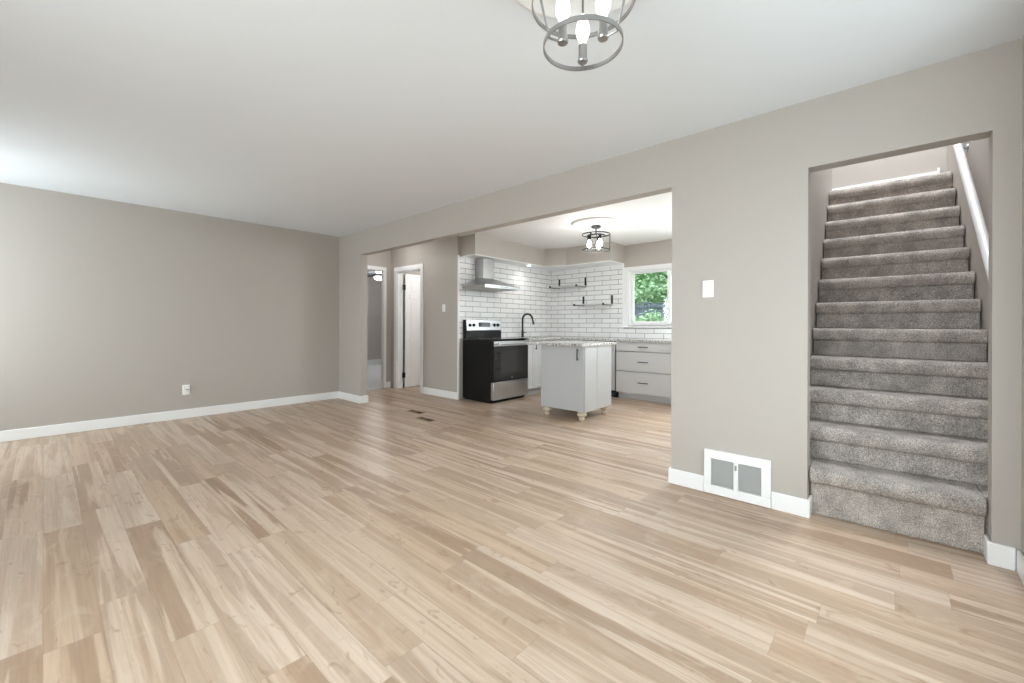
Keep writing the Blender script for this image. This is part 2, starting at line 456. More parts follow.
b = BM(); box(b, 1.9, 2.0, 6.69, 10.62, 0, HC); struct('wall_bedroom_left', b, 'wall_paint')
b = BM(); box(b, 8.0, 8.1, 6.69, 10.62, 0, HC); box(b, 4.2, 8.0, 6.59, 6.69, 0, HC); struct('wall_bedroom_right', b, 'wall_paint')
b = BM(); box(b, XH + 0.11, XK, YK + 0.012, YK + 0.1, 0, HC)
struct('wall_kitchen_back', b, 'wall_paint', 'kitchen wall behind the stove, covered in white tile', 'wall')
WY0, WY1, WZ0, WZ1 = 1.98, 3.225, 1.115, 2.015           # kitchen window opening
b = BM()
box(b, XK + 0.012, XK + 0.16, WY1, YE, 0, HC); box(b, XK + 0.012, XK + 0.16, 0.5, 0.72, 0, HC); box(b, XK + 0.012, XK + 0.16, 1.68, WY0, 0, HC); box(b, XK + 0.012, XK + 0.16, 0.72, 1.68, 2.2, HC); box(b, XK + 0.012, XK + 0.16, 0.72, 1.68, 0, 0.70)
box(b, XK + 0.012, XK + 0.16, WY0, WY1, 0, WZ0); box(b, XK + 0.012, XK + 0.16, WY0, WY1, WZ1, HC)
struct('wall_kitchen_window', b, 'wall_paint', 'kitchen wall with the window and open shelves', 'wall')
b = BM(); prism(b, [(XR1, 0.427), (6.6, 0.518), (6.6, 0.62), (XR1, 0.62)], 0, 5.0, 'z')
struct('wall_stair_left', b, 'wall_paint', 'greige wall on the left of the stairs', 'wall')
b = BM(); prism(b, [(XR1, -0.487), (6.7, -0.391), (6.7, -0.62), (XR1, -0.62)], 0, 5.0, 'z')
struct('wall_stair_right', b, 'wall_paint', 'greige wall on the right of the stairs carrying the handrail', 'wall')
b = BM(); box(b, 5.99, 6.1, -0.5, 0.62, 2.3, 5.0)
struct('wall_upstairs', b, 'wall_paint', 'greige wall at the top of the stairs', 'wall')
b = BM(); box(b, XR0, 6.8, -0.6, 0.62, 5.0, 5.1); struct('ceiling_stair', b, 'ceiling_paint')
b = BM(); box(b, 5.972, 5.99, -0.345, 0.50, 2.517, 2.672); box(b, 5.965, 5.99, -0.362, -0.345, 2.517, 2.70)
struct('baseboard_upstairs', b, 'trim_white', 'white baseboard at the top of the stairs', 'baseboard', bevel=0.003)
b = BM(); box(b, 5.56, 6.6, -0.5, 0.55, 2.40, 2.514); struct('floor_upstairs', b, 'stair_carpet', 'carpeted landing at the top of the stairs', 'floor')

# soffit around the kitchen corner
b = BM()
SB = 2.145
SOF = [(4.185, 4.49), (5.835, 4.49), (6.0, 4.152), (6.0, 3.296), (XK + 0.012, 3.296), (XK + 0.012, YK + 0.012), (4.185, YK + 0.012)]
prism(b, SOF, SB, HC, 'z')
struct('wall_soffit', b, 'wall_paint', 'greige boxed soffit wrapping the kitchen corner above the tile', 'soffit')

# backsplash tile and its edge trim
b = BM(); prism(b, [(4.187, 4.491), (5.834, 4.491), (5.999, 4.152), (5.999, 3.298), (XK, 3.298), (XK, YK), (4.187, YK)], SB - 0.012, SB, 'z')
struct('trim_6', b, 'trim_white', 'white underside panel of the kitchen soffit', 'trim')
b = BM(); box(b, XH + 0.02, XK, YK, YK + 0.012, 0.907, SB - 0.012)
struct('wall_tile_back', b, 'tile_x', 'white subway tile with dark grout behind stove and faucet', 'tile backsplash')
b = BM(); box(b, XK, XK + 0.012, 3.315, YK, 0.907, SB - 0.012); box(b, XK, XK + 0.012, 1.70, 3.315, 0.907, 1.06)
struct('wall_tile_window', b, 'tile_y', 'white subway tile with dark grout behind shelves and under window', 'tile backsplash')
b = BM(); box(b, XH - 0.004, XH + 0.022, YK - 0.012, YK + 0.012, 0, SB + 0.01)
struct('trim_1', b, 'trim_white', 'thin white vertical trim at the left edge of the tile', 'trim', bevel=0.003)
b = BM(); box(b, XK - 0.012, XK + 0.012, 3.30, 3.322, 1.06, SB)
struct('trim_2', b, 'trim_white', 'thin white vertical trim between the tile and window', 'trim', bevel=0.003)
b = BM(); box(b, XH + 0.022, 6.43, YK - 0.012, YK, SB - 0.034, SB - 0.012); box(b, XK - 0.012, XK, 3.322, 4.774, SB - 0.034, SB - 0.012)
struct('trim_3', b, 'trim_white', 'thin white trim along the top of the tile under the soffit', 'trim', bevel=0.003)

# ------------------------------------------------------------------ baseboards
def bb(name, boxes, label):
    b = BM()
    for q in boxes: box(b, *q)
    return struct(name, b, 'trim_white', label, 'baseboard', bevel=0.005)
bb('baseboard_left', [(XW, XR0 - BBT, YL - BBT, YL, 0, BBH)], 'long white baseboard along the left wall')
bb('baseboard_corner', [(XR0 - BBT, XR0, OY1 - BBT, YL - 0.001, 0, BBH), (XR0, XR1 + BBT, OY1 - BBT, OY1, 0, BBH)], 'white baseboard on the short wall left of the kitchen opening')
bb('baseboard_pier', [(XR0 - BBT, XR0, 0.9315, OY0 + BBT, 0, BBH), (XR0, XR1, OY0, OY0 + BBT, 0, BBH)], 'white baseboard left of the return air grille')
bb('baseboard_pier_right', [(XR0 - BBT, XR0, SY1 - BBT, 0.5405, 0, BBH), (XR0, 3.085, SY1 - BBT, SY1, 0, BBH)], 'white baseboard between return air grille and stairs')
bb('baseboard_stair_right', [(XR0 - BBT, XR0, YF + BBT, SY0 + BBT, 0, BBH), (XR0, 3.085, SY0, SY0 + BBT, 0, BBH)], 'short white baseboard at the right of the stairs')
bb('baseboard_front', [(XW, XR0 - BBT, YF, YF + BBT, 0, BBH)], 'white baseboard on the wall beside the photographer')
bb('baseboard_hall', [(XH - BBT, XH, YK - 0.012, 5.64, 0, BBH)], 'white baseboard under the hall light switch')
bb('baseboard_hall_end', [(EX1 + 0.047, XH - 0.02, YE - BBT, YE, 0, BBH)], 'short white baseboard between the two hall doorways')
bb('baseboard_bedroom', [(2.0, 8.0, 10.62 - BBT, 10.62, 0, 0.14)], 'white baseboard in the room beyond the hall')

# ------------------------------------------------------------------ door casings, hall door
b = BM()
t = 0.018
box(b, XH - t, XH, DY0 - 0.07, DY0, 0, DZ + 0.08); box(b, XH - t, XH, DY1, DY1 + 0.075, 0, DZ + 0.08); box(b, XH - t, XH, DY0, DY1, DZ, DZ + 0.08)
box(b, XH, XH + 0.11, DY1 - 0.016, DY1, 0, DZ); box(b, XH, XH + 0.11, DY0, DY0 + 0.016, 0, DZ); box(b, XH, XH + 0.11, DY0 + 0.016, DY1 - 0.016, DZ - 0.016, DZ)
box(b, XH + 0.045, XH + 0.06, DY1 - 0.028, DY1 - 0.016, 0, DZ - 0.016)
struct('trim_4', b, 'trim_white', 'white casing and jamb around the hall door', 'door casing', bevel=0.003)
b = BM()
box(b, EX1, EX1 + 0.046, YE - t, YE, 0, 2.115); box(b, EX0 - 0.06, EX0, YE - t, YE, 0, 2.115); box(b, EX0, EX1, YE - t, YE, 2.05, 2.115)
box(b, EX1 - 0.012, EX1, YE, YE + 0.06, 0, 2.05); box(b, EX0, EX0 + 0.012, YE, YE + 0.06, 0, 2.05); box(b, EX0 + 0.012, EX1 - 0.012, YE, YE + 0.06, 2.038, 2.05)
struct('trim_5', b, 'trim_white', 'white casing around the doorway at the hall end', 'door casing', bevel=0.003)

# open six-panel door: hinge on the far jamb, leaf swung into the side room
HX, HYD = XH + 0.112, DY1 - 0.02
LW, LT, LH = 0.655, 0.035, 2.0
door = thing('door_1', 'white six panel hall door swung open on black hinges', 'door', (HX, HYD, 0.008)); door['kind'] = 'structure'
b = BM()
box(b, 0.016, LW, -LT / 2 - 0.017 + 0.004, LT / 2 - 0.017 - 0.004, 0, LH)     # core
y0, y1 = -LT / 2 - 0.017, LT / 2 - 0.017
xs = [0.016, 0.105, LW / 2 - 0.045, LW / 2 + 0.045, LW - 0.10, LW]
zs = [0, 0.22, 0.80, 0.98, 1.56, 1.66, 1.88, LH]
for a, c in ((0, 1), (2, 3), (4, 5)): box(b, xs[a], xs[c], y0, y1, 0, LH)
for a, c in ((0, 1), (2, 3), (4, 5), (6, 7)):
    box(b, xs[1], xs[2], y0, y1, zs[a], zs[c]); box(b, xs[3], xs[4], y0, y1, zs[a], zs[c])
for (a, c) in ((1, 2), (3, 4), (5, 6)):
    for (p, q) in ((1, 2), (3, 4)):
        box(b, xs[p] + 0.03, xs[q] - 0.03, y0 + 0.001, y1 - 0.001, zs[a] + 0.03, zs[c] - 0.03)
obj('leaf', b, 'trim_white', door, bevel=0.004)
for z in (0.22, 1.76):
    b = BM(); tube(b, [(0.0, -0.036, z - 0.045), (0.0, -0.036, z + 0.045)], 0.011, 8)
    box(b, -0.04, 0.0, -0.038, -0.034 + 0.0, z - 0.045, z + 0.045); box(b, 0.0, 0.02, -0.038, -0.0345, z - 0.045, z + 0.045)
    obj('hinge', b, 'black_metal', door, label='black hinge')
b = BM(); lathe(b, [(0, -0.075), (0.02, -0.072), (0.027, -0.055), (0.02, -0.04), (0.01, -0.034), (0.01, -0.01), (0.028, -0.006), (0.028, 0)], (LW - 0.07, y0, 0.96), 16, 'y')
obj('knob', b, 'black_metal', door, smooth=True)

# ------------------------------------------------------------------ kitchen window
wy = BM()
cas = 0.075
x0, x1 = XK - 0.006, XK + 0.012
box(wy, x0, x1, WY1, WY1 + cas, WZ0 - 0.012, WZ1 + 0.06); box(wy, x0, x1, WY0 - cas, WY0, WZ0 - 0.012, WZ1 + 0.06); box(wy, x0, x1, WY0, WY1, WZ1, WZ1 + 0.06)
win = struct('window_1', wy, 'trim_white', 'white sliding kitchen window looking out on greenery and fence', 'window', bevel=0.003)
b = BM(); box(b, XK - 0.045, XK + 0.1, WY0 - 0.1, WY1 + 0.1, WZ0 - 0.04, WZ0 - 0.012)
obj('sill', b, 'trim_white', win, bevel=0.006)
b = BM()
box(b, XK + 0.012, XK + 0.15, WY1 - 0.025, WY1, WZ0 - 0.012, WZ1); box(b, XK + 0.012, XK + 0.15, WY0, WY0 + 0.025, WZ0 - 0.012, WZ1)
box(b, XK + 0.012, XK + 0.15, WY0 + 0.025, WY1 - 0.025, WZ1 - 0.02, WZ1); box(b, XK + 0.1, XK + 0.15, WY0 + 0.025, WY1 - 0.025, WZ0 - 0.012, WZ0 + 0.02)
obj('window_frame', b, 'trim_white', win, bevel=0.003)
for (sy0, sy1, sx) in ((2.545, WY1 - 0.027, XK + 0.055), (WY0 + 0.027, 2.60, XK + 0.10)):
    b = BM(); s = 0.046; z0, z1 = WZ0 + 0.022, WZ1 - 0.022
    box(b, sx, sx + 0.035, sy0, sy0 + s, z0, z1); box(b, sx, sx + 0.035, sy1 - s, sy1, z0, z1)
    box(b, sx, sx + 0.035, sy0 + s, sy1 - s, z0, z0 + s); box(b, sx, sx + 0.035, sy0 + s, sy1 - s, z1 - s * 0.7, z1)
    so = obj('sash', b, 'trim_white', win, bevel=0.003)
    g = BM(); box(g, sx + 0.014, sx + 0.02, sy0 + s, sy1 - s, z0 + s, z1 - s * 0.7); obj('pane', g, 'window_glass', so)

# ------------------------------------------------------------------ staircase (slightly out of square with the room)
PHI = 0.0267
NST, RUN, RISE, Z1 = 12, 0.225, 0.2055, 0.279
st = thing('staircase', 'straight stair covered in speckled grey carpet, rising through the opening on the right', 'staircase', (3.040, -0.019, 0), PHI)
for k in range(1, NST + 1):
    u = (k - 1) * RUN; zt = Z1 + (k - 1) * RISE
    zb = 0.0 if k == 1 else Z1 + (k - 2) * RISE
    run = RUN + 0.055 if k < NST else 0.08
    th = 0.088
    prof = [(u + 0.042, zb)]
    prof += [(u + 0.042, zt - th)]
    for a in range(0, 10):                                     # rounded, carpet-wrapped nosing
        an = -PI / 2 - a * PI / 9
        r = th / 2
        prof.append((u + 0.030 + 0.030 * math.cos(an), zt - r + r * math.sin(an)))
    prof += [(u + run, zt), (u + run, zb)]
    b = BM()
    if k == 1:
        prism(b, prof, -0.331, 0.375, 'y')
        box(b, 0.075, run, -0.45, -0.331, 0, zt); box(b, 0.075, run, 0.375, 0.435, 0, zt)
    else:
        prism(b, prof, -0.462, 0.437, 'y')
    obj('step', b, 'stair_carpet', st, bevel=0.006)

# handrail
hr = thing('handrail', 'white sloping wall handrail on the right of the stairs', 'handrail', (3.35, -0.36, 0))
def hp(x): return (x - 3.35, (-0.504 + 0.027 * x) + 0.36, 1.31 + (x - 3.35) * 0.886)
b = BM(); p0, p1 = Vector(hp(3.18)), Vector(hp(5.5))
d = (p1 - p0).normalized(); sd = Vector((-d.y, d.x, 0)).normalized(); up = sd.cross(d) * -1
if up.z < 0: up = -up
ring = []
for p in (p0, p1):
    rr = []
    for k in range(16):
        a = 2 * PI * k / 16
        rr.append(b.verts.new(p + sd * 0.024 * math.cos(a) + up * (0.030 * math.sin(a) + 0.02)))
    ring.append(rr)
for k in range(16): b.faces.new((ring[0][k], ring[0][(k + 1) % 16], ring[1][(k + 1) % 16], ring[1][k]))
b.faces.new(ring[0]); b.faces.new(ring[1][::-1])
obj('rail', b, 'trim_white', hr, smooth=True)
for x in (3.62, 4.78):
    q = Vector(hp(x)); wyy = (-0.571 + 0.0267 * x) + 0.36 + 0.001
    b = BM(); tube(b, [(q.x, q.y, q.z + 0.0), (q.x, q.y, q.z - 0.05), (q.x, wyy + 0.01, q.z - 0.075), (q.x, wyy, q.z - 0.075)], 0.008, 8)
    lathe(b, [(0.0, 0), (0.03, 0), (0.028, 0.006), (0, 0.008)], (q.x, wyy, q.z - 0.075), 16, 'y')
    obj('bracket', b, 'chrome', hr, smooth=True, label='metal wall bracket')

# ------------------------------------------------------------------ return air grille
gy0, gy1, gz0, gz1 = 0.5415, 0.9305, 0.004, 0.294
gr = thing('return_air_grille', 'white return air grille with two louvred panels low on the wall pier', 'air vent', (XR0, (gy0 + gy1) / 2, 0))
L2 = (gy1 - gy0) / 2
b = BM(); x0, x1 = -0.022, -0.001
px = [(-L2 + 0.052, -0.014), (0.014, L2 - 0.045)]; pz = (0.062, 0.238)
box(b, x0, x1, -L2, L2, gz0, pz[0]); box(b, x0, x1, -L2, L2, pz[1], gz1)
box(b, x0, x1, -L2, px[0][0], pz[0], pz[1]); box(b, x0, x1, px[0][1], px[1][0], pz[0], pz[1]); box(b, x0, x1, px[1][1], L2, pz[0], pz[1])
obj('frame', b, 'trim_white', gr, bevel=0.003)
for a, c in px:
    b = BM(); n = 24
    box(b, -0.004, -0.001, a, c, pz[0], pz[1])
    for i in range(n):
        z = pz[0] + (i + 0.5) * (pz[1] - pz[0]) / n
        prism(b, [(-0.017, z + 0.0022), (-0.017, z + 0.0034), (-0.003, z - 0.002), (-0.003, z - 0.0032)], a, c, 'y')
    obj('louvre_panel', b, 'grey_metal_mesh', gr, label='grey fine louvred panel')
b = BM(); box(b, -0.026, -0.022, -0.006, 0.006, 0.190, 0.222); obj('latch', b, 'chrome', gr, bevel=0.002)

# ------------------------------------------------------------------ switches and outlet
def switch(name, label, loc, rz, group=None):
    t = thing(name, label, 'light switch', loc, rz)
    b = BM(); box(b, -0.036, 0.036, -0.006, 0, -0.058, 0.058); obj('plate', b, 'white_plastic', t, bevel=0.003)
    b = BM(); box(b, -0.016, 0.016, -0.009, -0.006, -0.033, 0.033); prism(b, [(-0.009, -0.03), (-0.013, 0.0), (-0.009, 0.03)], -0.014, 0.014, 'x')
    obj('rocker', b, 'trim_white', t, bevel=0.001)
    return t
switch('light_switch', 'white light switch plate on the wall pier between kitchen opening and stairs', (XR0, 0.9135, 1.366), -PI / 2)
switch('light_switch', 'white light switch on the hall wall left of the stove', (XH, 5.12, 1.372), -PI / 2)
t = thing('wall_outlet', 'white outlet with a small plugged-in white device low on the left wall', 'outlet', (1.131, YL, 0.335))
b = BM(); box(b, -0.037, 0.037, -0.006, 0, -0.06, 0.06); obj('plate', b, 'white_plastic', t, bevel=0.003)
for dz in (-0.02, 0.02):
    b = BM(); lathe(b, [(0, -0.0075), (0.016, -0.0075), (0.017, -0.006)], (0, 0, dz), 16, 'y'); obj('socket', b, 'trim_white', t)
b = BM(); box(b, -0.022, 0.03, -0.046, -0.008, 0.0, 0.052); obj('plugged_device', b, 'white_plastic', t, bevel=0.006, label='small white plug-in device')
b = BM(); box(b, -0.008, 0.018, -0.0485, -0.046, 0.002, 0.012); obj('device_slot', b, 'duct_grey', t)

# ------------------------------------------------------------------ floor registers
def register(label, cx, cy):
    t = thing('floor_register', label, 'floor vent', (cx, cy, 0), 0, 'brown floor vents near kitchen opening')
    b = BM(); w2, l2 = 0.05, 0.14
    for q in ((-w2, w2, l2 - 0.012, l2), (-w2, w2, -l2, -l2 + 0.012), (-w2, -w2 + 0.012, -l2 + 0.012, l2 - 0.012), (w2 - 0.012, w2, -l2 + 0.012, l2 - 0.012), (-w2 + 0.012, w2 - 0.012, -0.004, 0.004)):
        box(b, *q, 0.0005, 0.004)
    obj('frame', b, 'register_wood', t)
    b = BM(); box(b, -w2 + 0.012, w2 - 0.012, -l2 + 0.012, -0.004, 0.0003, 0.0012); obj('open_duct', b, 'dark_duct', t, label='dark open half')
    b = BM(); box(b, -w2 + 0.012, w2 - 0.012, 0.004, l2 - 0.012, 0.0003, 0.0016); obj('damper', b, 'register_wood', t, label='brown closed half')
    b = BM()
    for i in range(5):
        x = -w2 + 0.024 + i * 0.0135; box(b, x - 0.002, x + 0.002, -l2 + 0.012, l2 - 0.012, 0.0016, 0.0036)
    obj('slats', b, 'bronze', t)
register('brown slotted floor vent nearer the hall', 3.185, 4.51)
register('brown slotted floor vent nearer the camera', 3.015, 4.075)

# ------------------------------------------------------------------ ceiling medallions
def medallion(label, x, y, R):
    b = BM()
    lathe(b, [(0, -0.036), (R * 0.28, -0.036), (R * 0.36, -0.026), (R * 0.5, -0.018), (R * 0.78, -0.014), (R * 0.86, -0.024), (R * 0.93, -0.03), (R * 0.985, -0.022), (R, -0.008), (R, -0.001), (0, -0.001)], (0, 0, 0), 64)
    o = obj('ceiling_medallion', b, 'trim_white', smooth=True, loc=(x, y, HC)); tag(o, label, 'ceiling medallion')
KX, KY = 4.78, 2.84
medallion('round white plaster medallion above the kitchen cage light', KX, KY, 0.32)
LX, LY = 1.258, 0.803
medallion('round white plaster medallion above the living room chandelier', LX, LY, 0.325)

# ------------------------------------------------------------------ living room chandelier
ch = thing('chandelier', 'brushed nickel cage chandelier with three lit bulbs, at the top edge of the photo', 'chandelier', (LX, LY, HC))
zb, zu, rb, ru = -0.340, -0.190, 0.138, 0.179
b = BM(); lathe(b, [(0, -0.037), (0.062, -0.037), (0.062, -0.05), (0.052, -0.058), (0.012, -0.06), (0.009, -0.085), (0, -0.085)], n=32); obj('canopy', b, 'chrome', ch, smooth=True)
b = BM(); hoop(b, (0, 0, zb), rb, 0.016, 0.004); obj('lower_ring', b, 'chrome', ch)
b = BM(); hoop(b, (0, 0, zu), ru, 0.016, 0.004); obj('upper_ring', b, 'chrome', ch)
base_az = math.atan2(0.6686, 0.7436)
for k in range(3):
    az = math.atan2(LY, LX) + k * 2 * PI / 3
    cx, sx = math.cos(az), math.sin(az)
    R1, R2 = rb - 0.010, ru - 0.008
    b = BM()
    tube(b, [(cx * 0.02, sx * 0.02, -0.085), (cx * 0.14, sx * 0.14, -0.10), (cx * (R2 + 0.012), sx * (R2 + 0.012), -0.118), (cx * R2, sx * R2, zu), (cx * R1, sx * R1, zb - 0.006), (cx * 0.062, sx * 0.062, zb - 0.010)], 0.0042, 8)
    obj('arm', b, 'chrome', ch, smooth=True)
    R3 = 0.078
    b = BM(); lathe(b, [(0, zb - 0.012), (0.017, zb - 0.012), (0.019, zb - 0.006), (0.0155, zb + 0.0), (0.0155, zb + 0.05), (0, zb + 0.05)], (cx * R3, sx * R3, 0), 20)
    so = obj('socket', b, 'chrome', ch, smooth=True)
    b = BM(); zz = zb + 0.05
    lathe(b, [(0.0, zz), (0.012, zz), (0.014, zz + 0.015), (0.024, zz + 0.04), (0.026, zz + 0.058), (0.02, zz + 0.085), (0.009, zz + 0.112), (0, zz + 0.118)], (cx * R3, sx * R3, 0), 20)
    obj('bulb', b, 'bulb_soft', so, smooth=True, label='lit clear bulb')

# ------------------------------------------------------------------ kitchen cage light
kl = thing('cage_light', 'black drum cage ceiling light with glowing bulbs in the kitchen', 'ceiling light', (KX, KY, HC))
b = BM(); lathe(b, [(0, -0.037), (0.062, -0.037), (0.062, -0.058), (0.05, -0.066), (0.009, -0.068), (0.008, -0.15), (0, -0.15)], n=32); obj('canopy', b, 'black_metal', kl, smooth=True)
b = BM(); hoop(b, (0, 0, -0.150), 0.18, 0.012, 0.006); obj('upper_ring', b, 'black_metal', kl)
b = BM(); hoop(b, (0, 0, -0.352), 0.18, 0.012, 0.006); obj('lower_ring', b, 'black_metal', kl)
b = BM(); hoop(b, (0, 0, -0.165), 0.115, 0.014, 0.012)
for k in range(3):
    a = k * 2 * PI / 3 + 0.4
    tube(b, [(0, 0, -0.148), (math.cos(a) * 0.11, math.sin(a) * 0.11, -0.165)], 0.005, 6)
obj('inner_ring', b, 'black_metal', kl)
for k in range(3):
    a = k * 2 * PI / 3 - 0.9
    c_, s_ = math.cos(a), math.sin(a)
    b = BM(); box(b, -0.004, 0.004, -0.006, 0.006, -0.352, -0.150)
    o = obj('post', b, 'black_metal', kl); o.location = (c_ * 0.177, s_ * 0.177, 0); o.rotation_euler = (0, 0, a)
    b = BM(); tube(b, [(c_ * 0.115, s_ * 0.115, -0.165), (c_ * 0.177, s_ * 0.177, -0.150)], 0.004, 6); obj('strut', b, 'black_metal', kl)
for k in range(3):
    a = k * 2 * PI / 3 + 0.15
    q = (math.cos(a) * 0.085, math.sin(a) * 0.085, 0)
    b = BM(); lathe(b, [(0, -0.16), (0.02, -0.16), (0.02, -0.215), (0, -0.215)], q, 16); so = obj('socket', b, 'black_metal', kl, smooth=True)
    b = BM(); lathe(b, [(0.012, -0.215), (0.022, -0.235), (0.030, -0.270), (0.026, -0.298), (0.012, -0.318), (0, -0.322)], q, 16); obj('bulb', b, 'bulb_glow', so, smooth=True, label='glowing bulb')
    b = BM(); lathe(b, [(0.022, -0.205), (0.044, -0.215), (0.046, -0.34), (0.0445, -0.34), (0.0425, -0.218), (0.022, -0.208)], q, 20); obj('glass_shade', b, 'clear_glass', kl, smooth=True)

# ------------------------------------------------------------------ recessed light in the soffit
rl = thing('recessed_light', 'small round lit recessed light in the soffit above the faucet', 'recessed light', (5.52, 4.58, SB - 0.012))
b = BM(); lathe(b, [(0.038, -0.001), (0.05, -0.001), (0.05, -0.006), (0.038, -0.008), (0.038, -0.001)], n=28); obj('trim_ring', b, 'trim_white', rl, smooth=True)
b = BM(); lathe(b, [(0, -0.004), (0.0375, -0.004), (0.0375, -0.001), (0, -0.001)], n=28); obj('lens', b, 'puck_glow', rl, label='glowing lens')
l = bpy.data.lights.new('recessed_spot', 'SPOT'); l.energy = 7; l.spot_size = math.radians(150); l.spot_blend = 0.9; l.shadow_soft_size = 0.035; l.color = (1, 0.98, 0.95)
o = bpy.data.objects.new('recessed_spot', l); o.location = (5.52, 4.58, SB - 0.012 - 0.012); C.objects.link(o)

# ------------------------------------------------------------------ hall light and bedroom fan
b = BM(); lathe(b, [(0, -0.075), (0.06, -0.07), (0.105, -0.05), (0.125, -0.022), (0.125, -0.012)], n=32)
hl = thing('hall_light', 'round glowing flush light on the hall ceiling above the doorways', 'ceiling light', (3.62, 5.95, HC))
obj('dome', b, 'dome_glow', hl, smooth=True)
b = BM(); lathe(b, [(0, -0.012), (0.13, -0.012), (0.132, -0.001), (0, -0.001)], n=32); obj('base', b, 'trim_white', hl, smooth=True)
fx, fy = 5.34, 9.05
fan = thing('ceiling_fan', 'dark ceiling fan with a glowing dome in the room beyond the hall', 'ceiling fan', (fx, fy, HC))
b = BM(); lathe(b, [(0, -0.001), (0.07, -0.001), (0.06, -0.04), (0.014, -0.045), (0.014, -0.1), (0.10, -0.105), (0.11, -0.16), (0.08, -0.185), (0, -0.185)], n=28); obj('motor', b, 'black_metal', fan, smooth=True)
for k in range(5):
    a = k * 2 * PI / 5 + 0.35
    b = BM(); prism(b, [(0.10, -0.02), (0.2, -0.06), (0.58, -0.07), (0.62, 0.0), (0.58, 0.07), (0.2, 0.06), (0.10, 0.02)], -0.145, -0.138, 'z')
    o = obj('blade', b, 'black_metal', fan); o.rotation_euler = (0, 0, a)
b = BM(); lathe(b, [(0.10, -0.186), (0.13, -0.20), (0.12, -0.24), (0.07, -0.27), (0, -0.28)], n=28); obj('light_dome', b, 'dome_glow', fan, smooth=True, label='glowing dome')
# glow of the fitted lamps, then an added side-room fill and an unseen stairwell light
point('fan_lamp', (fx, fy, HC - 0.36), 34, 0.08)
point('cage_lamp', (KX, KY, HC - 0.44), 20, 0.12)
point('hall_lamp', (3.62, 5.95, HC - 0.15), 6, 0.08)
point('side_room_fill', (5.2, 5.5, 2.2), 36, 0.12)  # added fill that brightens the open door, no lamp fitted here
area('stairwell_lamp', (4.9, 0.05, 4.95), (0, 0, 0), 1.2, 0.6, 120, (0.90, 0.95, 1.0))

# ------------------------------------------------------------------ countertop, cabinets, sink, faucet
CT, CB = 0.907, 0.872
ctb = BM()
cz = (CB, CT)
SX0, SX1, SYY0, SYY1 = 5.13, 5.72, 4.27, 4.62
box(ctb, 4.988, SX0, 4.145, YK - 0.001, *cz); box(ctb, SX1, XK - 0.001, 4.145, YK - 0.001, *cz)
box(ctb, SX0, SX1, 4.145, SYY0, *cz); box(ctb, SX0, SX1, SYY1, YK - 0.001, *cz)
box(ctb, 5.835, XK - 0.001, 1.70, 4.145, *cz)
bmesh.ops.remove_doubles(ctb, verts=ctb.verts[:], dist=1e-5)
tag(obj('countertop', ctb, 'granite'), 'speckled grey granite countertop running round the kitchen corner', 'countertop')
b = BM()
z0 = 0.70
box(b, SX0, SX1, SYY0, SYY1, z0, z0 + 0.006)
for q in ((SX0 - 0.006, SX0, SYY0, SYY1), (SX1, SX1 + 0.006, SYY0, SYY1), (SX0, SX1, SYY0 - 0.006, SYY0), (SX0, SX1, SYY1, SYY1 + 0.006)): box(b, *q, z0, CB - 0.0005)
tag(obj('sink', b, 'stainless'), 'stainless undermount sink set into the countertop below the faucet', 'sink')

fa = thing('faucet', 'matt black gooseneck kitchen faucet on the counter right of the stove', 'faucet', (5.475, 4.68, CT))
b = BM(); lathe(b, [(0, 0.0005), (0.03, 0.0005), (0.03, 0.006), (0.022, 0.012), (0.021, 0.11), (0.016, 0.125), (0, 0.125)], n=20); obj('base', b, 'black_metal', fa, smooth=True)
b = BM(); pts = []
dv = Vector((0.035, -0.19, 0)); R_ = dv.length / 2; dn = dv.normalized()
pts.append((0, 0, 0.11)); pts.append((0, 0, 0.2)); pts.append((0, 0, 0.30))
for i in range(1, 12):
    a = PI - i * PI / 11 * 0.97
    p = dn * (R_ + R_ * math.cos(a)); pts.append((p.x, p.y, 0.30 + R_ * 0.98 * math.sin(a)))
tube(b, pts, 0.0165, 12); obj('spout', b, 'black_metal', fa, smooth=True)
e = Vector(pts[-1]); b = BM(); tube(b, [e, e + Vector((dn.x * 0.012, dn.y * 0.012, -0.05)), e + Vector((dn.x * 0.02, dn.y * 0.02, -0.09))], [0.0135, 0.0165, 0.019], 12); obj('spray_head', b, 'black_metal', fa, smooth=True)
b = BM(); tube(b, [(0.02, 0, 0.075), (0.045, 0.0, 0.078), (0.10, -0.008, 0.088)], [0.008, 0.0075, 0.006], 8); obj('lever', b, 'black_metal', fa, smooth=True)

def bar_handle(parent, c, axis, length, out, mat='black_metal'):
    """bar pull; out = outward unit vector"""
    b = BM(); c = Vector(c); o = Vector(out); ax = Vector(axis)
    h = length / 2
    tube(b, [c + o * 0.028 - ax * h, c + o * 0.028 + ax * h], 0.0065, 8)
    for s in (-1, 1): tube(b, [c + ax * (h * 0.75) * s, c + o * 0.028 + ax * (h * 0.75) * s], 0.0045, 6)
    return obj('handle', b, mat, parent, smooth=True, label='black bar handle')

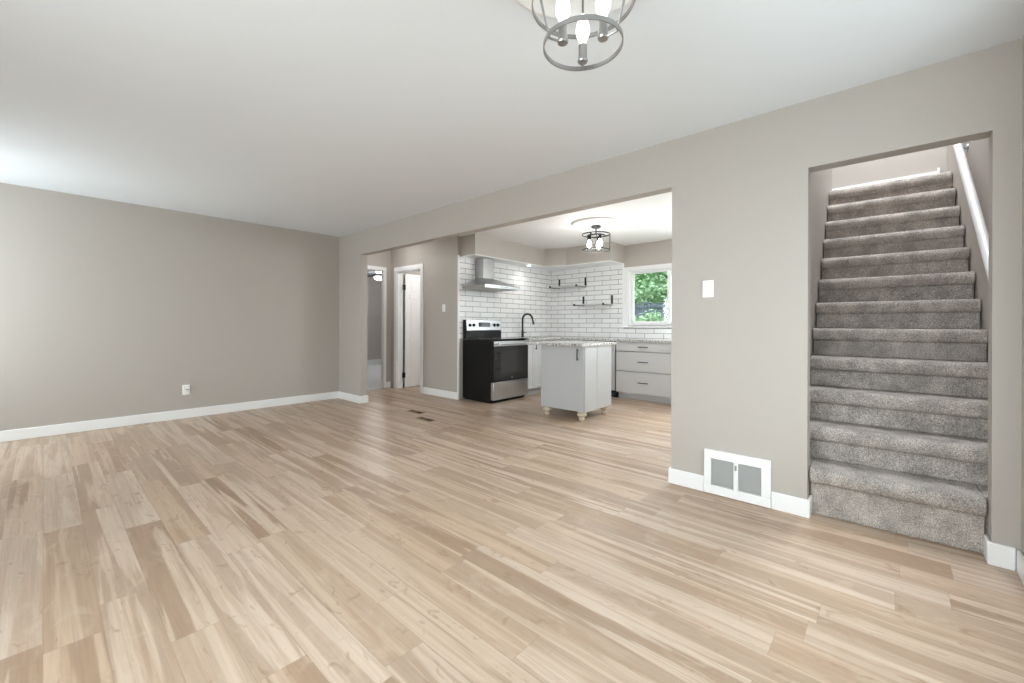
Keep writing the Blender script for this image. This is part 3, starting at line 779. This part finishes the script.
# sink cabinet facing the camera side (front on y = 4.19)
sc = thing('sink_cabinet', 'white base cabinet between the stove and the kitchen corner', 'cabinet', (5.0, 4.19, 0))
b = BM(); X1 = XK - 5.0 - 0.005; D_ = YK - 4.19 - 0.002
box(b, 0.0, 0.018, 0.0, D_, 0.10, CB - 0.001); box(b, 0.018, X1, 0.0, 0.018, 0.10, 0.12); box(b, 0.018, X1, 0.0, D_, 0.10, 0.118)
box(b, 0.018, 0.87, 0.0, 0.018, 0.83, CB - 0.001); box(b, 0.0, 0.87, 0.06, 0.075, 0.0, 0.10); box(b, 0.018, X1, D_ - 0.012, D_, 0.118, CB - 0.001)
obj('body', b, 'cabinet_white', sc)
def panel_door(name, parent, a0, a1, z0, z1, face, axis, sgn=-1, th=0.02, rail=0.05, flat=False):
    """shaker front; 'face' is the coordinate of the back of the door; axis 'x' or 'y' is the run direction"""
    b = BM()
    def bx(u0, u1, d0, d1, za, zb_):
        lo, hi = sorted((face + sgn * d0, face + sgn * d1))
        if axis == 'x': box(b, u0, u1, lo, hi, za, zb_)
        else: box(b, lo, hi, u0, u1, za, zb_)
    if flat: bx(a0, a1, 0, th, z0, z1)
    else:
        bx(a0, a1, 0, th * 0.55, z0, z1)
        bx(a0, a0 + rail, th * 0.5, th, z0, z1); bx(a1 - rail, a1, th * 0.5, th, z0, z1)
        bx(a0 + rail, a1 - rail, th * 0.5, th, z0, z0 + rail); bx(a0 + rail, a1 - rail, th * 0.5, th, z1 - rail, z1)
    return obj(name, b, 'cabinet_white', parent, bevel=0.002)
d1 = panel_door('door', sc, 0.004, 0.168, 0.115, 0.862, -0.001, 'x', rail=0.035)
d2 = panel_door('door', sc, 0.172, 0.60, 0.115, 0.862, -0.001, 'x')
bar_handle(d2, (0.185, -0.021, 0.78), (0, 0, 1), 0.10, (0, -1, 0))
d3 = panel_door('door', sc, 0.604, 0.84, 0.115, 0.862, -0.001, 'x')

# drawer base (front on x = 5.885)
FX = 5.885
dr = thing('drawer_cabinet', 'white three drawer base cabinet under the kitchen window', 'cabinet', (FX, 2.675, 0))
A0, A1 = -0.455, 0.455
b = BM(); DD = XK - FX - 0.003
box(b, 0, DD, A0, A0 + 0.018, 0.10, CB - 0.001); box(b, 0, DD, A1 - 0.018, A1, 0.10, CB - 0.001); box(b, 0, DD, A0 + 0.018, A1 - 0.018, 0.10, 0.118)
box(b, DD - 0.012, DD, A0 + 0.018, A1 - 0.018, 0.118, CB - 0.001); box(b, 0.0, 0.018, A0 + 0.018, A1 - 0.018, 0.84, CB - 0.001)
box(b, 0.075, 0.09, A0, A1, 0, 0.10)
obj('body', b, 'cabinet_white', dr)
for z0, z1, hz in ((0.105, 0.424, 0.27), (0.432, 0.720, 0.575), (0.728, 0.866, 0.795)):
    dw = panel_door('drawer', dr, A0 + 0.003, A1 - 0.003, z0, z1, -0.001, 'y', flat=True)
    bar_handle(dw, (-0.021, 0.01, hz), (0, 1, 0), 0.155, (-1, 0, 0))
# further base unit hidden past the pier edge
b = BM(); box(b, FX - 0.02, XK - 0.003, 1.72, 2.215, 0.10, CB - 0.001); box(b, FX + 0.075, XK - 0.003, 1.72, 2.215, 0, 0.10)
tag(obj('base_cabinet', b, 'cabinet_white', bevel=0.003), 'plain white base cabinet hidden behind the wall pier', 'cabinet')

# dishwasher
dwz = thing('dishwasher', 'stainless dishwasher with a black toe panel, half hidden behind the island', 'dishwasher', (FX, 3.435, 0))
b = BM(); box(b, 0.0, XK - FX - 0.004, -0.298, 0.298, 0.10, CB - 0.002); obj('body', b, 'black_enamel', dwz)
b = BM(); box(b, -0.03, -0.001, -0.296, 0.296, 0.115, 0.80); box(b, -0.03, -0.001, -0.296, 0.296, 0.802, 0.835); obj('door', b, 'stainless', dwz, bevel=0.004)
b = BM(); box(b, -0.028, -0.001, -0.296, 0.296, 0.837, 0.866); obj('control_strip', b, 'black_glass', dwz, bevel=0.003, label='black control strip')
b = BM(); tube(b, [(-0.06, -0.26, 0.77), (-0.06, 0.26, 0.77)], 0.009, 8)
for s in (-0.22, 0.22): tube(b, [(-0.06, s, 0.77), (-0.03, s, 0.77)], 0.006, 6)
obj('handle', b, 'stainless', dwz, smooth=True)
b = BM(); box(b, 0.05, 0.07, -0.296, 0.296, 0.002, 0.098); obj('toe_panel', b, 'black_enamel', dwz, label='black toe panel')
b = BM(); box(b, FX, XK - 0.004, 3.737, 4.18, 0.10, CB - 0.002)
tag(obj('corner_cabinet', b, 'cabinet_white', bevel=0.003), 'white corner base cabinet behind the island', 'cabinet')

# ------------------------------------------------------------------ range
RX0, RW = 4.218, 0.762
rg = thing('range', 'freestanding electric range with black sides and stainless front', 'stove', (RX0, 4.16, 0))
RD = YK - 4.16 - 0.004
b = BM(); box(b, 0.0, RW, 0.035, RD, 0.02, 0.895); box(b, 0.02, RW - 0.02, 0.05, RD - 0.02, 0.0, 0.02); obj('body', b, 'black_enamel', rg, bevel=0.004)
b = BM(); box(b, -0.004, RW + 0.004, -0.005, RD - 0.075, 0.896, 0.916); ck = obj('cooktop', b, 'black_glass', rg, bevel=0.004)
for x, y, r in ((0.2, 0.16, 0.1), (0.56, 0.16, 0.085), (0.2, 0.4, 0.075), (0.56, 0.4, 0.1)):
    b = BM(); lathe(b, [(r, 0.9162), (r - 0.004, 0.9166), (r - 0.008, 0.9162)], (x, y, 0), 36)
    obj('burner_mark', b, 'duct_grey', ck, label='grey burner ring')
b = BM(); prism(b, [(RD - 0.075, 0.90), (RD, 0.90), (RD, 1.19), (RD - 0.055, 1.19), (RD - 0.07, 1.03), (RD - 0.075, 1.0)], 0.0, RW, 'x'); bg = obj('backguard', b, 'black_enamel', rg, bevel=0.004)
b = BM(); prism(b, [(RD - 0.082, 1.03), (RD - 0.067, 1.195), (RD + 0.0, 1.198), (RD + 0.0, 1.191), (RD - 0.05, 1.191), (RD - 0.069, 1.03)], 0.012, RW + 0.002, 'x'); cp = obj('control_panel', b, 'stainless', rg, bevel=0.003)
for kx in (0.075, 0.155, 0.60, 0.68):
    b = BM(); lathe(b, [(0, -0.03), (0.019, -0.03), (0.021, -0.008), (0.027, -0.004), (0.027, 0.0)], (0, 0, 0), 20, 'y')
    o = obj('knob', b, 'black_enamel', cp, smooth=True); o.location = (kx, RD - 0.0755, 1.112); o.rotation_euler = (-0.09, 0, 0)
    b = BM(); box(b, -0.003, 0.003, -0.034, -0.03, -0.017, 0.017); q = obj('grip', b, 'stainless', cp); q.location = o.location; q.rotation_euler = o.rotation_euler
b = BM(); box(b, -0.125, 0.125, -0.003, 0, -0.035, 0.035); o = obj('display', b, 'black_glass', cp, bevel=0.002); o.location = (RW / 2, RD - 0.0745, 1.118); o.rotation_euler = (-0.09, 0, 0)
# front: handle strip, oven door, drawer
b = BM(); box(b, 0.003, RW - 0.003, -0.022, 0.034, 0.305, 0.88); od = obj('oven_door', b, 'black_enamel', rg, bevel=0.005)
b = BM(); box(b, 0.003, RW - 0.003, -0.030, -0.0225, 0.812, 0.882); obj('door_band', b, 'stainless', od, bevel=0.003, label='stainless band')
b = BM(); tube(b, [(0.05, -0.072, 0.848), (RW - 0.05, -0.072, 0.848)], 0.012, 12)
for x in (0.08, RW - 0.08): tube(b, [(x, -0.072, 0.848), (x, -0.028, 0.848)], 0.009, 8)
obj('oven_handle', b, 'stainless', od, smooth=True, label='stainless bar handle')
b = BM(); box(b, 0.012, RW - 0.012, -0.026, -0.0225, 0.31, 0.808); gl = obj('door_glass', b, 'black_glass', od, bevel=0.002)
b = BM(); box(b, 0.13, RW - 0.13, -0.0275, -0.0262, 0.42, 0.74); obj('oven_window', b, 'oven_window', gl)
b = BM(); lathe(b, [(0, -0.0288), (0.013, -0.0288), (0.014, -0.0262)], (RW / 2, 0, 0.352), 24, 'y'); em = obj('emblem', b, 'chrome', gl, smooth=True, label='small round maker emblem')
b = BM()
for r0, r1 in ((0.0085, 0.0105),): lathe(b, [(r0, -0.0293), (r1, -0.0293), (r1, -0.0289), (r0, -0.0289), (r0, -0.0293)], (RW / 2, 0, 0.352), 24, 'y')
box(b, RW / 2 - 0.004, RW / 2 - 0.0015, -0.0293, -0.0289, 0.347, 0.357); box(b, RW / 2 + 0.0005, RW / 2 + 0.004, -0.0293, -0.0289, 0.347, 0.3495); box(b, RW / 2 + 0.0005, RW / 2 + 0.004, -0.0293, -0.0289, 0.3545, 0.357)
obj('emblem_mark', b, 'black_enamel', gl)
b = BM(); box(b, 0.003, RW - 0.003, -0.022, 0.034, 0.05, 0.298); obj('storage_drawer', b, 'stainless', rg, bevel=0.006)

# ------------------------------------------------------------------ range hood
hd = thing('range_hood', 'stainless pyramid chimney hood on the tile above the stove', 'range hood', (4.585, YK, 1.655))
x0, x1, dpt = -0.385, 0.375, -0.50
b = BM(); lip = 0.045
box(b, x0, x1, dpt, -0.002, 0.0, lip)
bot = [b.verts.new(p) for p in ((x0, dpt, lip), (x1, dpt, lip), (x1, -0.002, lip), (x0, -0.002, lip))]
cx0, cx1, cy = -0.122, 0.115, -0.19
top = [b.verts.new(p) for p in ((cx0, cy, 0.175), (cx1, cy, 0.175), (cx1, -0.002, 0.175), (cx0, -0.002, 0.175))]
b.faces.new(top)
for i in range(4): b.faces.new((bot[i], bot[(i + 1) % 4], top[(i + 1) % 4], top[i]))
obj('canopy', b, 'stainless', hd, bevel=0.002)
b = BM(); box(b, cx0 + 0.004, cx1 - 0.004, cy + 0.004, -0.002, 0.17, 0.40); chm = obj('chimney', b, 'stainless', hd, bevel=0.002)
b = BM(); box(b, cx0, cx1, cy, -0.002, 0.40, SB - 1.655 - 0.013); obj('chimney_sleeve', b, 'stainless', hd, bevel=0.002)
b = BM(); box(b, x0 + 0.05, x1 - 0.05, dpt + 0.05, -0.05, -0.004, -0.0005); obj('filter', b, 'grey_metal_mesh', hd)
for i in range(4):
    b = BM(); lathe(b, [(0, -0.005), (0.008, -0.005), (0.008, 0)], (-0.06 + i * 0.04, dpt, 0.022), 10, 'y')
    obj('button', b, 'black_metal', hd)

# ------------------------------------------------------------------ open shelves
def shelf(label, ya, yb, z):
    """board carried by two black brackets with a wall plate above it"""
    t = thing('wall_shelf', label, 'shelf', (XK, (ya + yb) / 2, z), 0, 'open shelves on the kitchen tile')
    L = (yb - ya) / 2
    b = BM(); box(b, -0.285, -0.006, -L - 0.012, L + 0.012, 0.004, 0.022); obj('board', b, 'shelf_white', t, bevel=0.003)
    for s in (-1, 1):
        b = BM(); y = s * L
        box(b, -0.006, -0.0005, y - 0.018, y + 0.018, 0.024, 0.17)
        box(b, -0.006, -0.0005, y - 0.008, y + 0.008, -0.006, 0.024); box(b, -0.296, -0.006, y - 0.008, y + 0.008, -0.004, 0.003)
        box(b, -0.302, -0.2945, y - 0.018, y + 0.018, -0.008, 0.026)
        obj('bracket', b, 'black_metal', t, label='black metal bracket')
shelf('white shelf on black brackets, upper left one beside the tile corner', 4.042, 4.608, 1.795)
shelf('white shelf on black brackets, lower right one nearer the window', 3.517, 4.082, 1.457)

# ------------------------------------------------------------------ island
isl = thing('kitchen_island', 'small light grey kitchen island with granite top on turned feet', 'kitchen island', (4.15, 2.62, 0))
IX, IY, IZ0, IZ1 = 0.635, 0.62, 0.108, 0.874
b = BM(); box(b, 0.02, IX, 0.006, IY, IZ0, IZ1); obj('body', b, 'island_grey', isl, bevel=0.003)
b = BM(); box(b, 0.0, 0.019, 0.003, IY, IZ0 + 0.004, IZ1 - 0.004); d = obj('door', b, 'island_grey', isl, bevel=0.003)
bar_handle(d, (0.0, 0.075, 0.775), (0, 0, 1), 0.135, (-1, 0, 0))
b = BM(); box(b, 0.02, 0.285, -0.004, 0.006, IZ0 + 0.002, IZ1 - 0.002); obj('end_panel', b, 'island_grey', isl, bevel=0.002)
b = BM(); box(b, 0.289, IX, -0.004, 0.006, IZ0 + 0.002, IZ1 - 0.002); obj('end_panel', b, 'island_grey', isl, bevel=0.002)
b = BM(); box(b, -0.115, IX + 0.07, -0.045, IY + 0.13, IZ1 + 0.0005, IZ1 + 0.032); obj('top', b, 'granite', isl, bevel=0.004, label='speckled granite top')
for x, y in ((0.055, 0.06), (IX - 0.06, 0.06), (0.055, IY - 0.06), (IX - 0.06, IY - 0.06)):
    b = BM(); lathe(b, [(0, 0), (0.026, 0), (0.036, 0.012), (0.037, 0.028), (0.027, 0.042), (0.029, 0.047), (0.051, 0.060), (0.056, 0.076), (0.050, 0.094), (0.036, 0.1), (0.036, IZ0), (0, IZ0)], (x, y, 0), 20)
    obj('foot', b, 'foot_wood', isl, smooth=True, label='turned pale wood bun foot')

# ------------------------------------------------------------------ outside the kitchen window
b = BM(); prism(b, [(6.7, -0.4), (9.0, -0.2), (11.5, 0.35), (40, 1.0), (40, -1.0), (6.7, -1.0)], -14, 30, 'y')
g = obj('ground_outside', b, 'grass'); g['kind'] = 'structure'; g['label'] = 'grassy yard outside the kitchen window'; g['category'] = 'ground'
fe = thing('fence', 'slate grey board fence seen through the kitchen window', 'fence', (12.6, 6.6, 0.3))
b = BM()
for i in range(64):
    y = -6.4 + i * 0.2; hh = 1.46 + random.uniform(-0.01, 0.01)
    box(b, -0.012 + random.uniform(-0.004, 0.004), 0.012, y + 0.004, y + 0.196, -0.1, hh)
obj('boards', b, 'fence_wood', fe)
for z in (0.2, 1.36):
    b = BM(); box(b, -0.05, -0.014, -6.4, 6.4, z, z + 0.09); obj('rail', b, 'fence_wood', fe)
b = BM(); box(b, -0.05, 0.03, -6.4, 6.4, 1.475, 1.50); obj('cap', b, 'fence_wood', fe)
for i in range(8):
    b = BM(); box(b, 0.014, 0.11, -6.3 + i * 1.8 - 0.05, -6.3 + i * 1.8 + 0.05, -0.3, 1.55); obj('post', b, 'fence_wood', fe)

def shrub(name, label, cat, loc, rx, rz, n, mat, leaf=0.07, group=None, trunk_h=0.6):
    t = thing(name, label, cat, loc, 0, group)
    b = BM(); rnd = random.Random(int(loc[0] * 131 + loc[1] * 977))
    lumps = [(Vector((rnd.uniform(-0.6, 0.6) * rx, rnd.uniform(-0.6, 0.6) * rx, trunk_h + rz * rnd.uniform(0.5, 1.5))), rnd.uniform(0.35, 0.6)) for _ in range(12)]
    for i in range(n):
        c, s = lumps[i % len(lumps)]
        v = Vector((rnd.gauss(0, 1), rnd.gauss(0, 1), rnd.gauss(0, 1))).normalized() * (rnd.random() ** 0.35)
        p = c + Vector((v.x * rx * s, v.y * rx * s, v.z * rz * s))
        a = Vector((rnd.uniform(-1, 1), rnd.uniform(-1, 1), rnd.uniform(-0.6, 0.6))).normalized()
        q = a.cross(Vector((rnd.uniform(-1, 1), rnd.uniform(-1, 1), 1.2))).normalized()
        L_ = leaf * rnd.uniform(0.6, 1.3)
        b.faces.new([b.verts.new(p + d_) for d_ in (-a * L_, q * L_ * 0.45, a * L_, -q * L_ * 0.45)])
    obj('foliage', b, mat, t)
    b = BM(); tube(b, [(0, 0, -0.4), (0.03, 0.02, trunk_h * 0.6), (0, 0.04, trunk_h + rz * 0.9)], [0.09 * rx + 0.02, 0.07 * rx + 0.02, 0.02], 8)
    for i in range(5):
        c, s = lumps[i]; tube(b, [(0, 0.02, trunk_h * 0.8 + 0.05), tuple(c * 0.6 + Vector((0, 0, 0.1))), tuple(c)], [0.03, 0.02, 0.008], 6)
    obj('trunk', b, 'bark', t)
shrub('shrub', 'bright leafy shrub in front of the fence, centred in the kitchen window view', 'shrub', (10.9, 4.95, 0.25), 0.75, 0.62, 2600, 'leaf_bright', 0.06, trunk_h=0.05)
shrub('shrub', 'low bright shrub outside the kitchen window, at the right edge of the view', 'shrub', (10.7, 2.9, 0.2), 0.75, 0.5, 1800, 'leaf_bright', 0.06, trunk_h=0.05)
for x, y, z, rx, rz, m in ((15.0, 6.6, 0.5, 1.25, 1.25, 'leaf_bright'), (15.2, 3.3, 0.5, 1.25, 1.2, 'leaf_bright'), (15.2, 9.7, 0.5, 1.25, 1.3, 'leaf_bright'), (15.2, 12.9, 0.5, 1.25, 1.3, 'leaf_bright'), (19.0, 12.6, 0.6, 1.75, 2.0, 'leaf_deep'),
                           (19.0, 8.3, 0.6, 1.75, 2.0, 'leaf_deep'), (19.0, 4.0, 0.6, 1.75, 1.9, 'leaf_deep'), (24.0, 10.4, 0.7, 2.4, 2.8, 'leaf_deep'), (24.0, 4.6, 0.7, 2.4, 2.8, 'leaf_deep')):
    deep = m == 'leaf_deep'
    shrub('tree', ('pale green leafy tree close behind the fence', 'dense deep green tree further behind the fence')[deep], 'tree', (x, y, z), rx, rz, 5200, m, 0.15 if deep else 0.10, ('pale trees behind the fence', 'deep green trees behind the fence')[deep], trunk_h=0.5)
